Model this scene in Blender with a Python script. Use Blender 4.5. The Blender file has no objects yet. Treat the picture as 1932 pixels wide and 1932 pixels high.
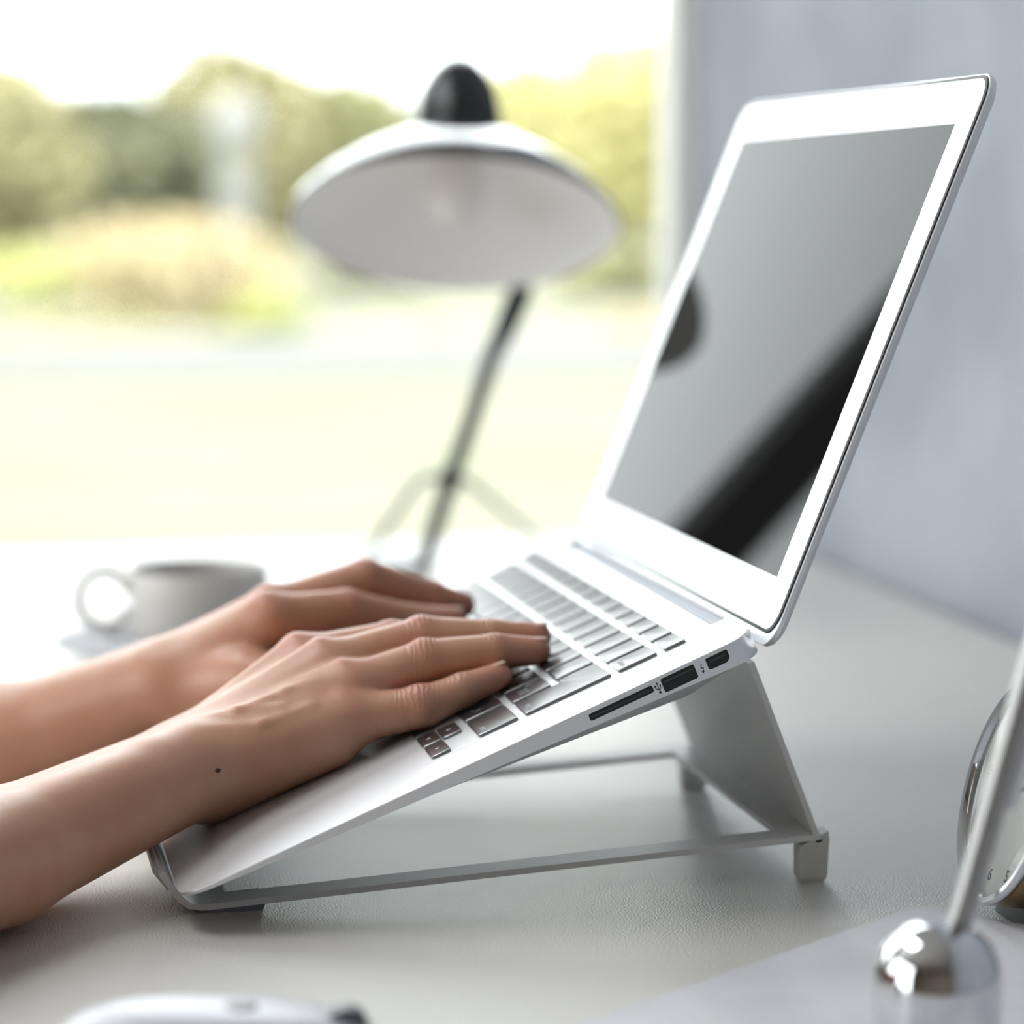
import bpy, bmesh, math, random
import numpy as np
from mathutils import Vector, Matrix

sc = bpy.context.scene
COL = sc.collection
R = math.radians
MM = 0.001
DESK = 0.753          # world height of the laptop frame's origin; the desk top is 13 mm below it
TILT = R(23.0)        # slope of the laptop on its stand

# ------------------------------------------------------------------ camera, world, lights, exposure
cam = bpy.data.cameras.new('camera')
cam.sensor_width = 36.0
cam.lens = 98.866
cam.clip_start = 0.02
cam.clip_end = 400
cam.dof.use_dof = True
cam.dof.focus_distance = 1.02
cam.dof.aperture_fstop = 5.0
camo = bpy.data.objects.new('camera', cam)
COL.objects.link(camo)
_up = np.array([-0.00037160, -0.993940, -0.109433])   # world up in camera axes (x right, y down, z forward)
_u = np.array([0.19574582, 0.1072441, -0.97477294])   # laptop's left-to-right axis in camera axes
_u = _u / np.linalg.norm(_u)
_up = _up - _u * (_up @ _u)
_up = _up / np.linalg.norm(_up)
_y = np.cross(_up, _u)
CW = np.stack([_u, _y, _up], axis=1)                   # columns: world axes in camera axes
m = Matrix.Identity(4)
for i in range(3):
    m[i][0], m[i][1], m[i][2] = CW[0][i], -CW[1][i], -CW[2][i]
m[0][3], m[1][3], m[2][3] = 1.13359, -0.07497, 0.24302 + DESK
camo.matrix_world = m
sc.camera = camo

world = bpy.data.worlds.new('world')
sc.world = world
world.use_nodes = True
wn = world.node_tree
bg = wn.nodes['Background']
bg.inputs['Color'].default_value = (0.93, 0.97, 1.0, 1)
bg.inputs['Strength'].default_value = 2.4

sun = bpy.data.lights.new('sun', 'SUN')
sun.energy = 1.5
sun.angle = R(3)
sun.color = (1.0, 0.93, 0.78)
suno = bpy.data.objects.new('sun', sun)
COL.objects.link(suno)
suno.rotation_euler = Vector((-0.55, 0.25, -0.80)).to_track_quat('-Z', 'Y').to_euler()

portal = bpy.data.lights.new('window_daylight', 'AREA')
portal.shape = 'RECTANGLE'
portal.size = 2.56
portal.size_y = 2.3
portal.cycles.is_portal = True
po = bpy.data.objects.new('window_daylight', portal)
COL.objects.link(po)
po.location = (-1.25, -0.76, 1.17)
po.rotation_euler = Vector((1, 0, 0)).to_track_quat('-Z', 'Y').to_euler()

portal2 = bpy.data.lights.new('added_window_daylight', 'AREA')  # sampling portal for the added, unseen window behind the user
portal2.shape = 'RECTANGLE'
portal2.size = 2.6
portal2.size_y = 1.7
portal2.cycles.is_portal = True
po2 = bpy.data.objects.new('added_window_daylight', portal2)
COL.objects.link(po2)
po2.location = (0.1, -2.55, 1.45)
po2.rotation_euler = Vector((0, 1, 0)).to_track_quat('-Z', 'Y').to_euler()

for lx_, ly_, le_ in ((-0.55, -0.75, 8.0), (-0.55, -1.75, 1.2)):  # unseen area lights added as fill; no ceiling fixture is built
    lamp = bpy.data.lights.new('added_fill_light', 'AREA')
    lamp.shape = 'RECTANGLE'
    lamp.size, lamp.size_y = 1.2, 0.6
    lamp.energy = le_
    lamp.color = (0.97, 0.98, 1.0)
    lo = bpy.data.objects.new('added_fill_light', lamp)
    COL.objects.link(lo)
    lo.location = (lx_, ly_, 2.42)

vs = sc.view_settings
sc.display_settings.display_device = 'sRGB'
vs.view_transform = 'Standard'
vs.look = 'None'
vs.gamma = 1.0
vs.use_curve_mapping = False
vs.exposure = 1.15
cy = sc.cycles
cy.max_bounces = 10
cy.diffuse_bounces = 5
cy.glossy_bounces = 5
cy.transparent_max_bounces = 12
cy.caustics_reflective = False
cy.caustics_refractive = False
cy.use_denoising = True
cy.sample_clamp_indirect = 6

# ------------------------------------------------------------------ materials
def mat(name, col, rough=0.5, metal=0.0, bump=None, vary=None, spec=None, sss=0.0, coat=0.0, ior=None):
    mt = bpy.data.materials.new(name)
    mt.use_nodes = True
    nt = mt.node_tree
    b = nt.nodes['Principled BSDF']
    b.inputs['Base Color'].default_value = (*col, 1)
    b.inputs['Roughness'].default_value = rough
    b.inputs['Metallic'].default_value = metal
    if spec is not None:
        b.inputs['Specular IOR Level'].default_value = spec
    if ior is not None:
        b.inputs['IOR'].default_value = ior
    if coat:
        b.inputs['Coat Weight'].default_value = coat
    if sss:
        b.inputs['Subsurface Weight'].default_value = sss
        b.inputs['Subsurface Radius'].default_value = (1.0, 0.35, 0.18)
        b.inputs['Subsurface Scale'].default_value = 0.006
    tc = nt.nodes.new('ShaderNodeTexCoord')
    if vary:
        scale, detail, c2, lo_, hi_ = vary
        n = nt.nodes.new('ShaderNodeTexNoise')
        n.inputs['Scale'].default_value = scale
        n.inputs['Detail'].default_value = detail
        nt.links.new(tc.outputs['Object'], n.inputs['Vector'])
        rp = nt.nodes.new('ShaderNodeValToRGB')
        rp.color_ramp.elements[0].position = lo_
        rp.color_ramp.elements[1].position = hi_
        rp.color_ramp.elements[0].color = (*col, 1)
        rp.color_ramp.elements[1].color = (*c2, 1)
        nt.links.new(n.outputs['Fac'], rp.inputs['Fac'])
        nt.links.new(rp.outputs['Color'], b.inputs['Base Color'])
    if bump:
        scale, detail, strength, dist = bump
        n = nt.nodes.new('ShaderNodeTexNoise')
        n.inputs['Scale'].default_value = scale
        n.inputs['Detail'].default_value = detail
        nt.links.new(tc.outputs['Object'], n.inputs['Vector'])
        bp = nt.nodes.new('ShaderNodeBump')
        bp.inputs['Strength'].default_value = strength
        bp.inputs['Distance'].default_value = dist
        nt.links.new(n.outputs['Fac'], bp.inputs['Height'])
        nt.links.new(bp.outputs['Normal'], b.inputs['Normal'])
    return mt

M = {}
M['alu'] = mat('anodised_aluminium', (0.86, 0.87, 0.90), 0.34, 0.55, bump=(2500, 2, 0.04, 0.0002))
M['alu_lid'] = mat('bezel_aluminium', (0.90, 0.91, 0.93), 0.45, 0.25)
M['alu_dark'] = mat('hinge_grey', (0.20, 0.21, 0.25), 0.4, 0.2)
M['gasket'] = mat('black_gasket', (0.008, 0.008, 0.010), 0.5)
M['screen'] = mat('display_glass', (0.006, 0.006, 0.006), 0.02, ior=1.115)
M['key'] = mat('black_key', (0.012, 0.013, 0.018), 0.24, ior=2.6)
M['legend'] = mat('key_legend', (0.55, 0.57, 0.62), 0.5)
M['port'] = mat('port_black', (0.006, 0.007, 0.008), 0.35)
M['port_tongue'] = mat('port_tongue', (0.05, 0.055, 0.06), 0.4)
M['mark'] = mat('etched_mark', (0.03, 0.03, 0.035), 0.6)
M['letter'] = mat('printed_lettering', (0.60, 0.61, 0.64), 0.6)
M['stand'] = mat('white_powder_coat', (0.72, 0.72, 0.715), 0.42, bump=(1800, 2, 0.10, 0.0003))
M['rubber'] = mat('translucent_rubber', (0.62, 0.62, 0.60), 0.5)
M['rubber_dark'] = mat('grey_rubber', (0.16, 0.16, 0.19), 0.6)
M['desk'] = mat('satin_desk', (0.63, 0.60, 0.56), 0.28, ior=2.0, bump=(1250, 3, 0.8, 0.0007))
M['desk_leg'] = mat('desk_leg', (0.5, 0.5, 0.5), 0.5, 0.5)
M['wall'] = mat('blue_grey_plaster', (0.305, 0.33, 0.375), 0.85, vary=(7.0, 5, (0.385, 0.41, 0.455), 0.38, 0.66), bump=(160, 4, 0.15, 0.002))
M['wall_warm'] = mat('room_plaster', (0.24, 0.20, 0.165), 0.9)
M['floor'] = mat('oak_floor', (0.22, 0.14, 0.085), 0.5, vary=(3, 4, (0.28, 0.18, 0.11), 0.35, 0.65))
M['ceiling'] = mat('white_ceiling', (0.75, 0.75, 0.75), 0.9)
M['win_white'] = mat('white_window_frame', (0.86, 0.85, 0.80), 0.5)
M['win_dark'] = mat('bronze_mullion', (0.020, 0.016, 0.012), 0.5)
M['black'] = mat('black_enamel', (0.010, 0.010, 0.012), 0.28, spec=0.5)
M['lamp_shade'] = mat('shade_enamel', (0.012, 0.012, 0.016), 0.14, ior=1.6, coat=1.0)
M['lamp_in'] = mat('shade_white_inside', (0.90, 0.895, 0.885), 0.55)
M['bulb'] = mat('frosted_bulb', (0.90, 0.86, 0.84), 0.3)
M['porcelain'] = mat('grey_white_porcelain', (0.66, 0.645, 0.62), 0.42)
M['saucer'] = mat('grey_saucer', (0.30, 0.30, 0.33), 0.6)
M['coffee'] = mat('dark_coffee', (0.05, 0.03, 0.02), 0.15)
M['chrome'] = mat('polished_chrome', (0.72, 0.72, 0.74), 0.04, 1.0)
M['steel'] = mat('satin_steel', (0.40, 0.39, 0.385), 0.42, 1.0)
M['pearl'] = mat('pearl_plastic', (0.88, 0.88, 0.90), 0.3)
M['mouse'] = mat('white_gloss_plastic', (0.56, 0.56, 0.62), 0.34)
M['mouse_dark'] = mat('mouse_grey', (0.12, 0.12, 0.14), 0.4)
M['pad'] = mat('pale_mat', (0.62, 0.60, 0.64), 0.55, vary=(22, 4, (0.70, 0.69, 0.73), 0.35, 0.62))
M['pad_rim'] = mat('mat_rim', (0.45, 0.38, 0.24), 0.5)
M['brass'] = mat('brown_brass', (0.36, 0.25, 0.12), 0.28, 0.7)
M['face'] = mat('clock_face', (0.80, 0.79, 0.77), 0.5)
M['ink'] = mat('clock_ink', (0.04, 0.04, 0.06), 0.5)
M['nail'] = mat('fingernail', (0.60, 0.35, 0.27), 0.5)
M['nail_tip'] = mat('fingernail_edge', (0.68, 0.52, 0.41), 0.5)
M['mole'] = mat('mole', (0.06, 0.022, 0.014), 0.6)
M['skin'] = mat('skin', (0.53, 0.27, 0.17), 0.40, vary=(38, 4, (0.59, 0.33, 0.225), 0.35, 0.70), bump=(900, 4, 0.16, 0.0006), sss=0.22)
M['lawn'] = mat('sunlit_lawn', (0.140, 0.143, 0.086), 1.0, vary=(0.55, 4, (0.175, 0.170, 0.122), 0.38, 0.62))
M['garden_wall'] = mat('white_render', (0.29, 0.287, 0.28), 0.9)
M['bark'] = mat('bark', (0.16, 0.13, 0.10), 0.9)
M['lamp_post'] = mat('pale_post', (0.22, 0.22, 0.205), 0.6)
M['globe'] = mat('white_globe', (0.27, 0.27, 0.265), 0.6)
FOL = {  # leaf tints chosen pale, with the garden's haze put into the colour
    'yellow': mat('leaf_yellow_green', (0.503, 0.479, 0.215), 0.8, vary=(1.2, 3, (0.634, 0.590, 0.298), 0.35, 0.65)),
    'dark': mat('leaf_dark', (0.141, 0.151, 0.096), 0.8, vary=(1.2, 3, (0.206, 0.205, 0.116), 0.35, 0.7)),
    'mid': mat('leaf_mid', (0.258, 0.271, 0.140), 0.8, vary=(1.2, 3, (0.376, 0.364, 0.189), 0.35, 0.65)),
    'olive': mat('leaf_olive', (0.320, 0.298, 0.165), 0.8, vary=(1.2, 3, (0.456, 0.422, 0.239), 0.35, 0.65)),
    'pink': mat('leaf_pinkish', (0.503, 0.415, 0.272), 0.8, vary=(1.5, 3, (0.576, 0.508, 0.298), 0.35, 0.65)),
    'fresh': mat('leaf_fresh', (0.428, 0.465, 0.171), 0.8, vary=(1.5, 3, (0.547, 0.549, 0.244), 0.35, 0.65)),
    'pale': mat('leaf_pale', (0.363, 0.356, 0.218), 0.8, vary=(1.5, 3, (0.444, 0.423, 0.271), 0.35, 0.65)),
}
# skin: redder knuckles and fingertips, fine creases across the finger joints
nt = M['skin'].node_tree
b = nt.nodes['Principled BSDF']
src = b.inputs['Base Color'].links[0].from_socket
mixn = nt.nodes.new('ShaderNodeMix')
mixn.data_type = 'RGBA'
at1 = nt.nodes.new('ShaderNodeAttribute')
at1.attribute_name = 'blush'
nt.links.new(at1.outputs['Fac'], mixn.inputs[0])
nt.links.new(src, mixn.inputs[6])
mixn.inputs[7].default_value = (0.56, 0.235, 0.175, 1)
nt.links.new(mixn.outputs[2], b.inputs['Base Color'])
bump1 = b.inputs['Normal'].links[0].from_node
at2 = nt.nodes.new('ShaderNodeAttribute')
at2.attribute_name = 'crease'
tcn = nt.nodes.new('ShaderNodeTexCoord')
wv = nt.nodes.new('ShaderNodeTexWave')
wv.bands_direction = 'Y'
wv.inputs['Scale'].default_value = 150
wv.inputs['Distortion'].default_value = 5.0
wv.inputs['Detail'].default_value = 2.0
wv.inputs['Detail Scale'].default_value = 1.5
nt.links.new(tcn.outputs['Object'], wv.inputs['Vector'])
mul = nt.nodes.new('ShaderNodeMath')
mul.operation = 'MULTIPLY'
nt.links.new(wv.outputs['Fac'], mul.inputs[0])
nt.links.new(at2.outputs['Fac'], mul.inputs[1])
bump2 = nt.nodes.new('ShaderNodeBump')
bump2.inputs['Strength'].default_value = 0.55
bump2.inputs['Distance'].default_value = 0.0008
nt.links.new(mul.outputs[0], bump2.inputs['Height'])
nt.links.new(bump1.outputs['Normal'], bump2.inputs['Normal'])
nt.links.new(bump2.outputs['Normal'], b.inputs['Normal'])

gl = bpy.data.materials.new('window_glass')
gl.use_nodes = True
nt = gl.node_tree
nt.nodes.clear()
o_ = nt.nodes.new('ShaderNodeOutputMaterial')
mx = nt.nodes.new('ShaderNodeMixShader')
tr = nt.nodes.new('ShaderNodeBsdfTransparent')
tr.inputs['Color'].default_value = (0.97, 0.98, 0.97, 1)
gs = nt.nodes.new('ShaderNodeBsdfGlossy')
gs.inputs['Roughness'].default_value = 0.0
fr = nt.nodes.new('ShaderNodeFresnel')
fr.inputs['IOR'].default_value = 1.35
nt.links.new(fr.outputs[0], mx.inputs[0])
nt.links.new(tr.outputs[0], mx.inputs[1])
nt.links.new(gs.outputs[0], mx.inputs[2])
nt.links.new(mx.outputs[0], o_.inputs['Surface'])
M['glass'] = gl

# ------------------------------------------------------------------ helpers (lengths in mm unless said)
def T(x, y, z):
    return Vector((x * MM, y * MM, z * MM + DESK))

def tag(o, label, cat, group=None, kind=None):
    o['label'] = label
    o['category'] = cat
    if group:
        o['group'] = group
    if kind:
        o['kind'] = kind
    return o

def empty(name, loc, rot=(0, 0, 0)):
    o = bpy.data.objects.new(name, None)
    o.empty_display_size = 0.02
    o.location = loc
    o.rotation_euler = rot
    COL.objects.link(o)
    return o

def link(name, me, material, parent=None, loc=(0, 0, 0), rot=(0, 0, 0), smooth=None):
    o = bpy.data.objects.new(name, me)
    o.location = loc
    o.rotation_euler = rot
    if parent:
        o.parent = parent
    mats = material if isinstance(material, (list, tuple)) else [material]
    for x in mats:
        me.materials.append(x)
    if smooth is not None:
        if smooth is True:
            me.polygons.foreach_set('use_smooth', [True] * len(me.polygons))
        else:
            me.polygons.foreach_set('use_smooth', [True] * len(me.polygons))
            me.set_sharp_from_angle(angle=R(smooth))
    COL.objects.link(o)
    return o

class B:
    """collects shapes of one mesh; s scales what is passed in to metres"""
    def __init__(self, s=MM):
        self.v, self.f, self.mi, self.s = [], [], [], s
    def add(self, vs_, fs_, mi=0):
        k = len(self.v)
        self.v += [tuple(c * self.s for c in p) for p in vs_]
        self.f += [tuple(i + k for i in q) for q in fs_]
        self.mi += [mi] * len(fs_)
        return self
    def box(self, lo, hi, mi=0):
        x0, y0, z0 = lo
        x1, y1, z1 = hi
        return self.add([(x0, y0, z0), (x1, y0, z0), (x1, y1, z0), (x0, y1, z0), (x0, y0, z1), (x1, y0, z1), (x1, y1, z1), (x0, y1, z1)],
                        [(3, 2, 1, 0), (4, 5, 6, 7), (0, 1, 5, 4), (1, 2, 6, 5), (2, 3, 7, 6), (3, 0, 4, 7)], mi)
    def rings(self, rings, cap0=True, cap1=True, mi=0):
        """loft closed rings of equal length"""
        n = len(rings[0])
        vs_ = [p for r in rings for p in r]
        fs_ = []
        for a in range(len(rings) - 1):
            for i in range(n):
                j = (i + 1) % n
                fs_.append((a * n + i, a * n + j, (a + 1) * n + j, (a + 1) * n + i))
        if cap0:
            fs_.append(tuple(range(n - 1, -1, -1)))
        if cap1:
            k = (len(rings) - 1) * n
            fs_.append(tuple(range(k, k + n)))
        return self.add(vs_, fs_, mi)
    def prism(self, outline, z0, z1, bev=0.0, mi=0):
        rs = [[(x, y, z0) for x, y in outline]]
        if bev:
            rs.append([(x, y, z1 - bev) for x, y in outline])
            rs.append([(x, y, z1) for x, y in inset(outline, bev)])
        else:
            rs.append([(x, y, z1) for x, y in outline])
        return self.rings(rs, mi=mi)
    def lathe(self, prof, seg=48, c=(0, 0, 0), mi=0, cap0=False, cap1=False):
        rs = [[(c[0] + r * math.cos(2 * math.pi * i / seg), c[1] + r * math.sin(2 * math.pi * i / seg), c[2] + z) for i in range(seg)] for r, z in prof]
        return self.rings(rs, cap0, cap1, mi)
    def tube(self, pts, rad, seg=14, mi=0, caps=True):
        pts = [Vector(p) for p in pts]
        rad = rad if isinstance(rad, (list, tuple)) else [rad] * len(pts)
        rs = []
        n = None
        for i, p in enumerate(pts):
            t = (pts[min(i + 1, len(pts) - 1)] - pts[max(i - 1, 0)]).normalized()
            if n is None:
                n = t.orthogonal().normalized()
            n = (n - t * n.dot(t)).normalized()
            b = t.cross(n)
            rs.append([tuple(p + (n * math.cos(2 * math.pi * k / seg) + b * math.sin(2 * math.pi * k / seg)) * rad[i]) for k in range(seg)])
        return self.rings(rs, caps, caps, mi)
    def mesh(self, name):
        me = bpy.data.meshes.new(name)
        me.from_pydata(self.v, [], self.f)
        if any(self.mi):
            me.polygons.foreach_set('material_index', self.mi)
        me.update()
        return me
    def build(self, name, material, parent=None, loc=(0, 0, 0), rot=(0, 0, 0), smooth=None):
        return link(name, self.mesh(name), material, parent, loc, rot, smooth)

def inset(pl, d):
    """inset of a counter-clockwise convex-ish outline"""
    n = len(pl)
    out = []
    for i in range(n):
        a, b, c = Vector(pl[i - 1]), Vector(pl[i]), Vector(pl[(i + 1) % n])
        e1, e2 = (b - a), (c - b)
        e1 = e1.normalized() if e1.length > 1e-9 else e2.normalized()
        e2 = e2.normalized() if e2.length > 1e-9 else e1
        n1, n2 = Vector((-e1.y, e1.x)), Vector((-e2.y, e2.x))
        nn = (n1 + n2)
        nn = nn / max(nn.dot(n1), 0.3)
        out.append((b.x + nn.x * d, b.y + nn.y * d))
    return out

def rrect(x0, y0, x1, y1, r, seg=6):
    out = []
    for cx, cy_, a0 in ((x1 - r, y0 + r, -90), (x1 - r, y1 - r, 0), (x0 + r, y1 - r, 90), (x0 + r, y0 + r, 180)):
        for k in range(seg + 1):
            a = R(a0 + 90 * k / seg)
            out.append((cx + r * math.cos(a), cy_ + r * math.sin(a)))
    return out

def rpoly(pts, r, seg=4):
    """rounded corners of any outline"""
    out = []
    n = len(pts)
    for i in range(n):
        a, b, c = Vector(pts[i - 1]), Vector(pts[i]), Vector(pts[(i + 1) % n])
        d1, d2 = (a - b).normalized(), (c - b).normalized()
        p0, p1 = b + d1 * r, b + d2 * r
        for k in range(seg + 1):
            t = k / seg
            q = p0 * (1 - t) ** 2 + b * 2 * t * (1 - t) + p1 * t ** 2
            out.append((q.x, q.y))
    return out

def text_mesh(name, s, size, material, parent, loc, rot, extrude=0.00004, align='CENTER'):
    cu = bpy.data.curves.new(name, 'FONT')
    cu.body = s
    cu.size = size
    cu.extrude = extrude
    cu.align_x = align
    cu.align_y = 'CENTER'
    tmp = bpy.data.objects.new(name, cu)
    COL.objects.link(tmp)
    me = bpy.data.meshes.new_from_object(tmp.evaluated_get(bpy.context.evaluated_depsgraph_get()))
    COL.objects.unlink(tmp)
    bpy.data.objects.remove(tmp)
    me.materials.clear()
    me.name = name
    return link(name, me, material, parent, loc, rot)

def structure(o):
    o['kind'] = 'structure'
    return o

# ------------------------------------------------------------------ the room (metres)
XW, YW = -1.19, 0.545            # window wall, side wall behind the desk
X1, Y0, H = 2.7, -2.5, 2.45
structure(B(1).box((XW - 0.12, Y0 - 0.1, -0.1), (X1 + 0.1, YW + 0.1, 0)).build('floor', M['floor']))
structure(B(1).box((XW - 0.5, Y0 - 0.1, H), (X1 + 0.1, YW + 0.1, H + 0.15)).build('ceiling', M['ceiling']))
structure(B(1).box((XW - 0.02, YW, 0), (X1 + 0.1, YW + 0.1, H)).build('wall_back', M['wall']))
structure(B(1).box((X1, Y0 - 0.1, 0), (X1 + 0.1, YW, H)).build('wall_right', M['wall_warm']))
wf = B(1)
wf.box((XW - 0.02, Y0 - 0.1, 0), (X1, Y0, 0.6)).box((XW - 0.02, Y0 - 0.1, 2.3), (X1, Y0, H))
wf.box((XW - 0.02, Y0 - 0.1, 0.6), (-1.2, Y0, 2.3)).box((1.4, Y0 - 0.1, 0.6), (X1, Y0, 2.3))
structure(wf.build('wall_front', M['wall_warm']))
win2 = structure(empty('added_window_2', (0.1, Y0 - 0.05, 0.6)))  # unseen opening added behind the user to bring in more light
wf = B(1)
wf.box((-1.3, -0.03, 0), (1.3, 0.03, 0.05)).box((-1.3, -0.03, 1.65), (1.3, 0.03, 1.7)).box((-1.3, -0.03, 0.05), (-1.25, 0.03, 1.65)).box((1.25, -0.03, 0.05), (1.3, 0.03, 1.65)).box((-0.03, -0.03, 0.05), (0.03, 0.03, 1.65))
wf.build('window_frame', M['win_white'], win2)
B(1).box((-1.25, -0.004, 0.05), (-0.03, 0.004, 1.65)).build('window_pane', M['glass'], win2)
B(1).box((0.03, -0.004, 0.05), (1.25, 0.004, 1.65)).build('window_pane', M['glass'], win2)

win = structure(empty('window_1', (XW, 0, 0)))
fr_ = B(1)
fr_.box((-0.05, YW - 0.017, 0.0), (0.0, YW, H))
fr_.box((-0.05, Y0, H - 0.08), (0.0, YW - 0.017, H))
fr_.box((-0.05, Y0, 0.0), (0.0, YW - 0.017, 0.06))
fr_.box((-0.05, Y0, 0.06), (0.0, Y0 + 0.05, H - 0.08))
fr_.build('window_frame', M['win_white'], win)
B(1).box((-0.06, -0.168, 0.06), (0.0, -0.110, H - 0.08)).build('unseen_mullion', M['win_dark'], win)  # out-of-view bar added for the dark band mirrored in the screen
B(1).box((-0.06, -1.38, 0.06), (0.0, -1.335, H - 0.08)).build('unseen_mullion', M['win_dark'], win)
for a, b in ((-0.110, YW - 0.017), (-1.335, -0.168), (Y0 + 0.05, -1.38)):
    B(1).box((-0.031, a, 0.06), (-0.029, b, H - 0.08)).build('window_pane', M['glass'], win)

# ------------------------------------------------------------------ the garden (metres)
lawn = B(1).add([(-1.35, -60, -0.06), (-1.35, 60, -0.06), (-150, 60, -0.06), (-150, -60, -0.06)], [(0, 1, 2, 3)]).build('lawn', M['lawn'])
structure(lawn)

EYE = 0.24302 + DESK
def gp(px, py, D):
    """a garden point at distance D in front of the window, for laying the planting out along its sight line"""
    d = CW.T @ np.array([(px - 966) / 5305.79, (py - 966) / 5305.79, 1.0])
    s = (-D - 1.13359) / d[0]
    return (-D, -0.07497 + s * d[1], EYE + s * d[2])

gw0, gw1 = gp(-700, 712, 16.0), gp(1900, 712, 16.0)
gw = B(1).box((-0.15, gw0[1], -0.06), (0.15, gw1[1], 0.20)).build('garden_wall', M['garden_wall'], loc=(-15.8, 0, 0), rot=(0, 0, R(-2.0)))
tag(gw, 'low white rendered wall crossing the lawn below the shrubs', 'wall')

def foliage(rng, blobs, n, leaf):
    b = B(1)
    tot = sum(r[0] * r[1] * r[2] for _, r in blobs)
    for c, r in blobs:
        for _ in range(max(30, int(n * r[0] * r[1] * r[2] / tot))):
            d = rng.normal(size=3)
            d /= np.linalg.norm(d)
            q = np.array(c) + d * np.array(r) * rng.uniform(0.55, 1.0)
            if q[2] < -0.04:
                continue
            e1 = rng.normal(size=3)
            e1 /= np.linalg.norm(e1)
            e2 = np.cross(e1, rng.normal(size=3))
            e2 /= np.linalg.norm(e2)
            s = leaf * rng.uniform(0.7, 1.4)
            e1 = e1 * s
            e2 = e2 * s * 0.6
            b.add([q - e1, q - e2 * 0.9, q + e1, q + e2 * 0.9], [(0, 1, 2, 3)])
    return b

def tree(name, px, py_top, py_low, wpx, D, kind, label, cat, seed, n=2600, leaf=0.16, trunk=True, group=None):
    rng = np.random.default_rng(seed)
    top, low = gp(px, py_top, D), gp(px, py_low, D)
    half = wpx / 2 * (D + 1.13) / 5306
    g = -0.06
    hgt = top[2] - max(low[2], g)
    cz = (top[2] + max(low[2], g)) / 2
    root = empty(name, (-D, top[1], g))
    blobs = []
    for k in range(7):
        a = rng.uniform(0, 2 * math.pi)
        rr = rng.uniform(0.0, 0.55)
        blobs.append(((half * rr * math.cos(a), half * rr * math.sin(a), cz - g + rng.uniform(-0.22, 0.22) * hgt),
                      (half * rng.uniform(0.5, 0.65), half * rng.uniform(0.5, 0.65), hgt * rng.uniform(0.24, 0.32))))
    blobs.append(((0, 0, cz - g), (half * 0.8, half * 0.8, hgt * 0.46)))
    f = foliage(rng, blobs, n, leaf)
    f.build('foliage', FOL[kind], root)
    if trunk:
        tb = B(1).tube([(0, 0, 0), (0.03, 0.02, (cz - g) * 0.6), (0, 0.05, cz - g)], [0.14, 0.10, 0.05], 8)
        for k in range(4):
            a = k * 1.7
            tb.tube([(0, 0.02, (cz - g) * 0.6), (half * 0.4 * math.cos(a), half * 0.4 * math.sin(a), cz - g + hgt * 0.15)], [0.06, 0.02], 6)
        tb.build('trunk', M['bark'], root)
    tag(root, label, cat, group)
    return root

GT = 'trees along the far side of the garden'
tree('tree', -40, 75, 650, 460, 45, 'olive', 'olive tree at the left edge of the window view', 'tree', 1, n=4200, leaf=0.24, group=GT)
tree('tree', 190, 150, 650, 420, 54, 'dark', 'dark green tree behind the rounded pinkish shrub', 'tree', 2, n=4600, leaf=0.26, group=GT)
tree('tree', 420, 50, 650, 430, 58, 'olive', 'tall olive tree behind the pale globe post', 'tree', 3, n=4600, leaf=0.26, group=GT)
tree('tree', 640, 140, 660, 380, 64, 'mid', 'mid green tree seen just left of the desk lamp', 'tree', 4, n=4600, leaf=0.26, group=GT)
tree('tree', 800, 170, 660, 380, 70, 'dark', 'dark tree directly behind the lamp shade', 'tree', 5, n=4600, leaf=0.28, group=GT)
tree('tree', 1000, 95, 660, 430, 49, 'yellow', 'bright yellow green tree right of the lamp cap', 'tree', 6, n=4600, leaf=0.24, group=GT)
tree('tree', 1220, 30, 640, 430, 60, 'yellow', 'tallest yellow green tree beside the window frame', 'tree', 7, n=4600, leaf=0.26, group=GT)
tree('hedge', 290, 320, 690, 1250, 82, 'dark', 'long dark hedge behind all the garden trees', 'hedge', 30, n=7000, leaf=0.34, trunk=False)
tree('shrub', 1150, 470, 680, 260, 30, 'mid', 'dark green shrub between lamp shade and laptop lid', 'shrub', 9, n=1500, leaf=0.10, trunk=False)
tree('shrub', 700, 510, 690, 260, 32, 'dark', 'dark shrub beneath the lamp shade', 'shrub', 10, n=1800, leaf=0.10, trunk=False)
tree('shrub', 330, 405, 715, 560, 23, 'pink', 'wide rounded pinkish shrub on the lawn', 'shrub', 11, n=2600, leaf=0.07, trunk=False)
tree('shrub', 70, 465, 700, 330, 28, 'fresh', 'yellow green rounded shrub at the left edge', 'shrub', 12, n=1800, leaf=0.07, trunk=False)
tree('shrub', 500, 560, 705, 200, 21, 'fresh', 'small fresh green shrub beside the rounded pinkish one', 'shrub', 13, n=1200, leaf=0.06, trunk=False)
tree('shrub', 780, 615, 705, 260, 20, 'pale', 'low pale shrub behind the white wall under the lamp', 'shrub', 14, n=1200, leaf=0.06, trunk=False)
tree('shrub', 180, 600, 715, 460, 20, 'olive', 'low olive shrub in front of the rounded pinkish one', 'shrub', 15, n=1400, leaf=0.06, trunk=False)
tree('shrub', 1200, 600, 705, 160, 21, 'pink', 'small pinkish shrub beside the laptop lid', 'shrub', 16, n=900, leaf=0.06, trunk=False)

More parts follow.
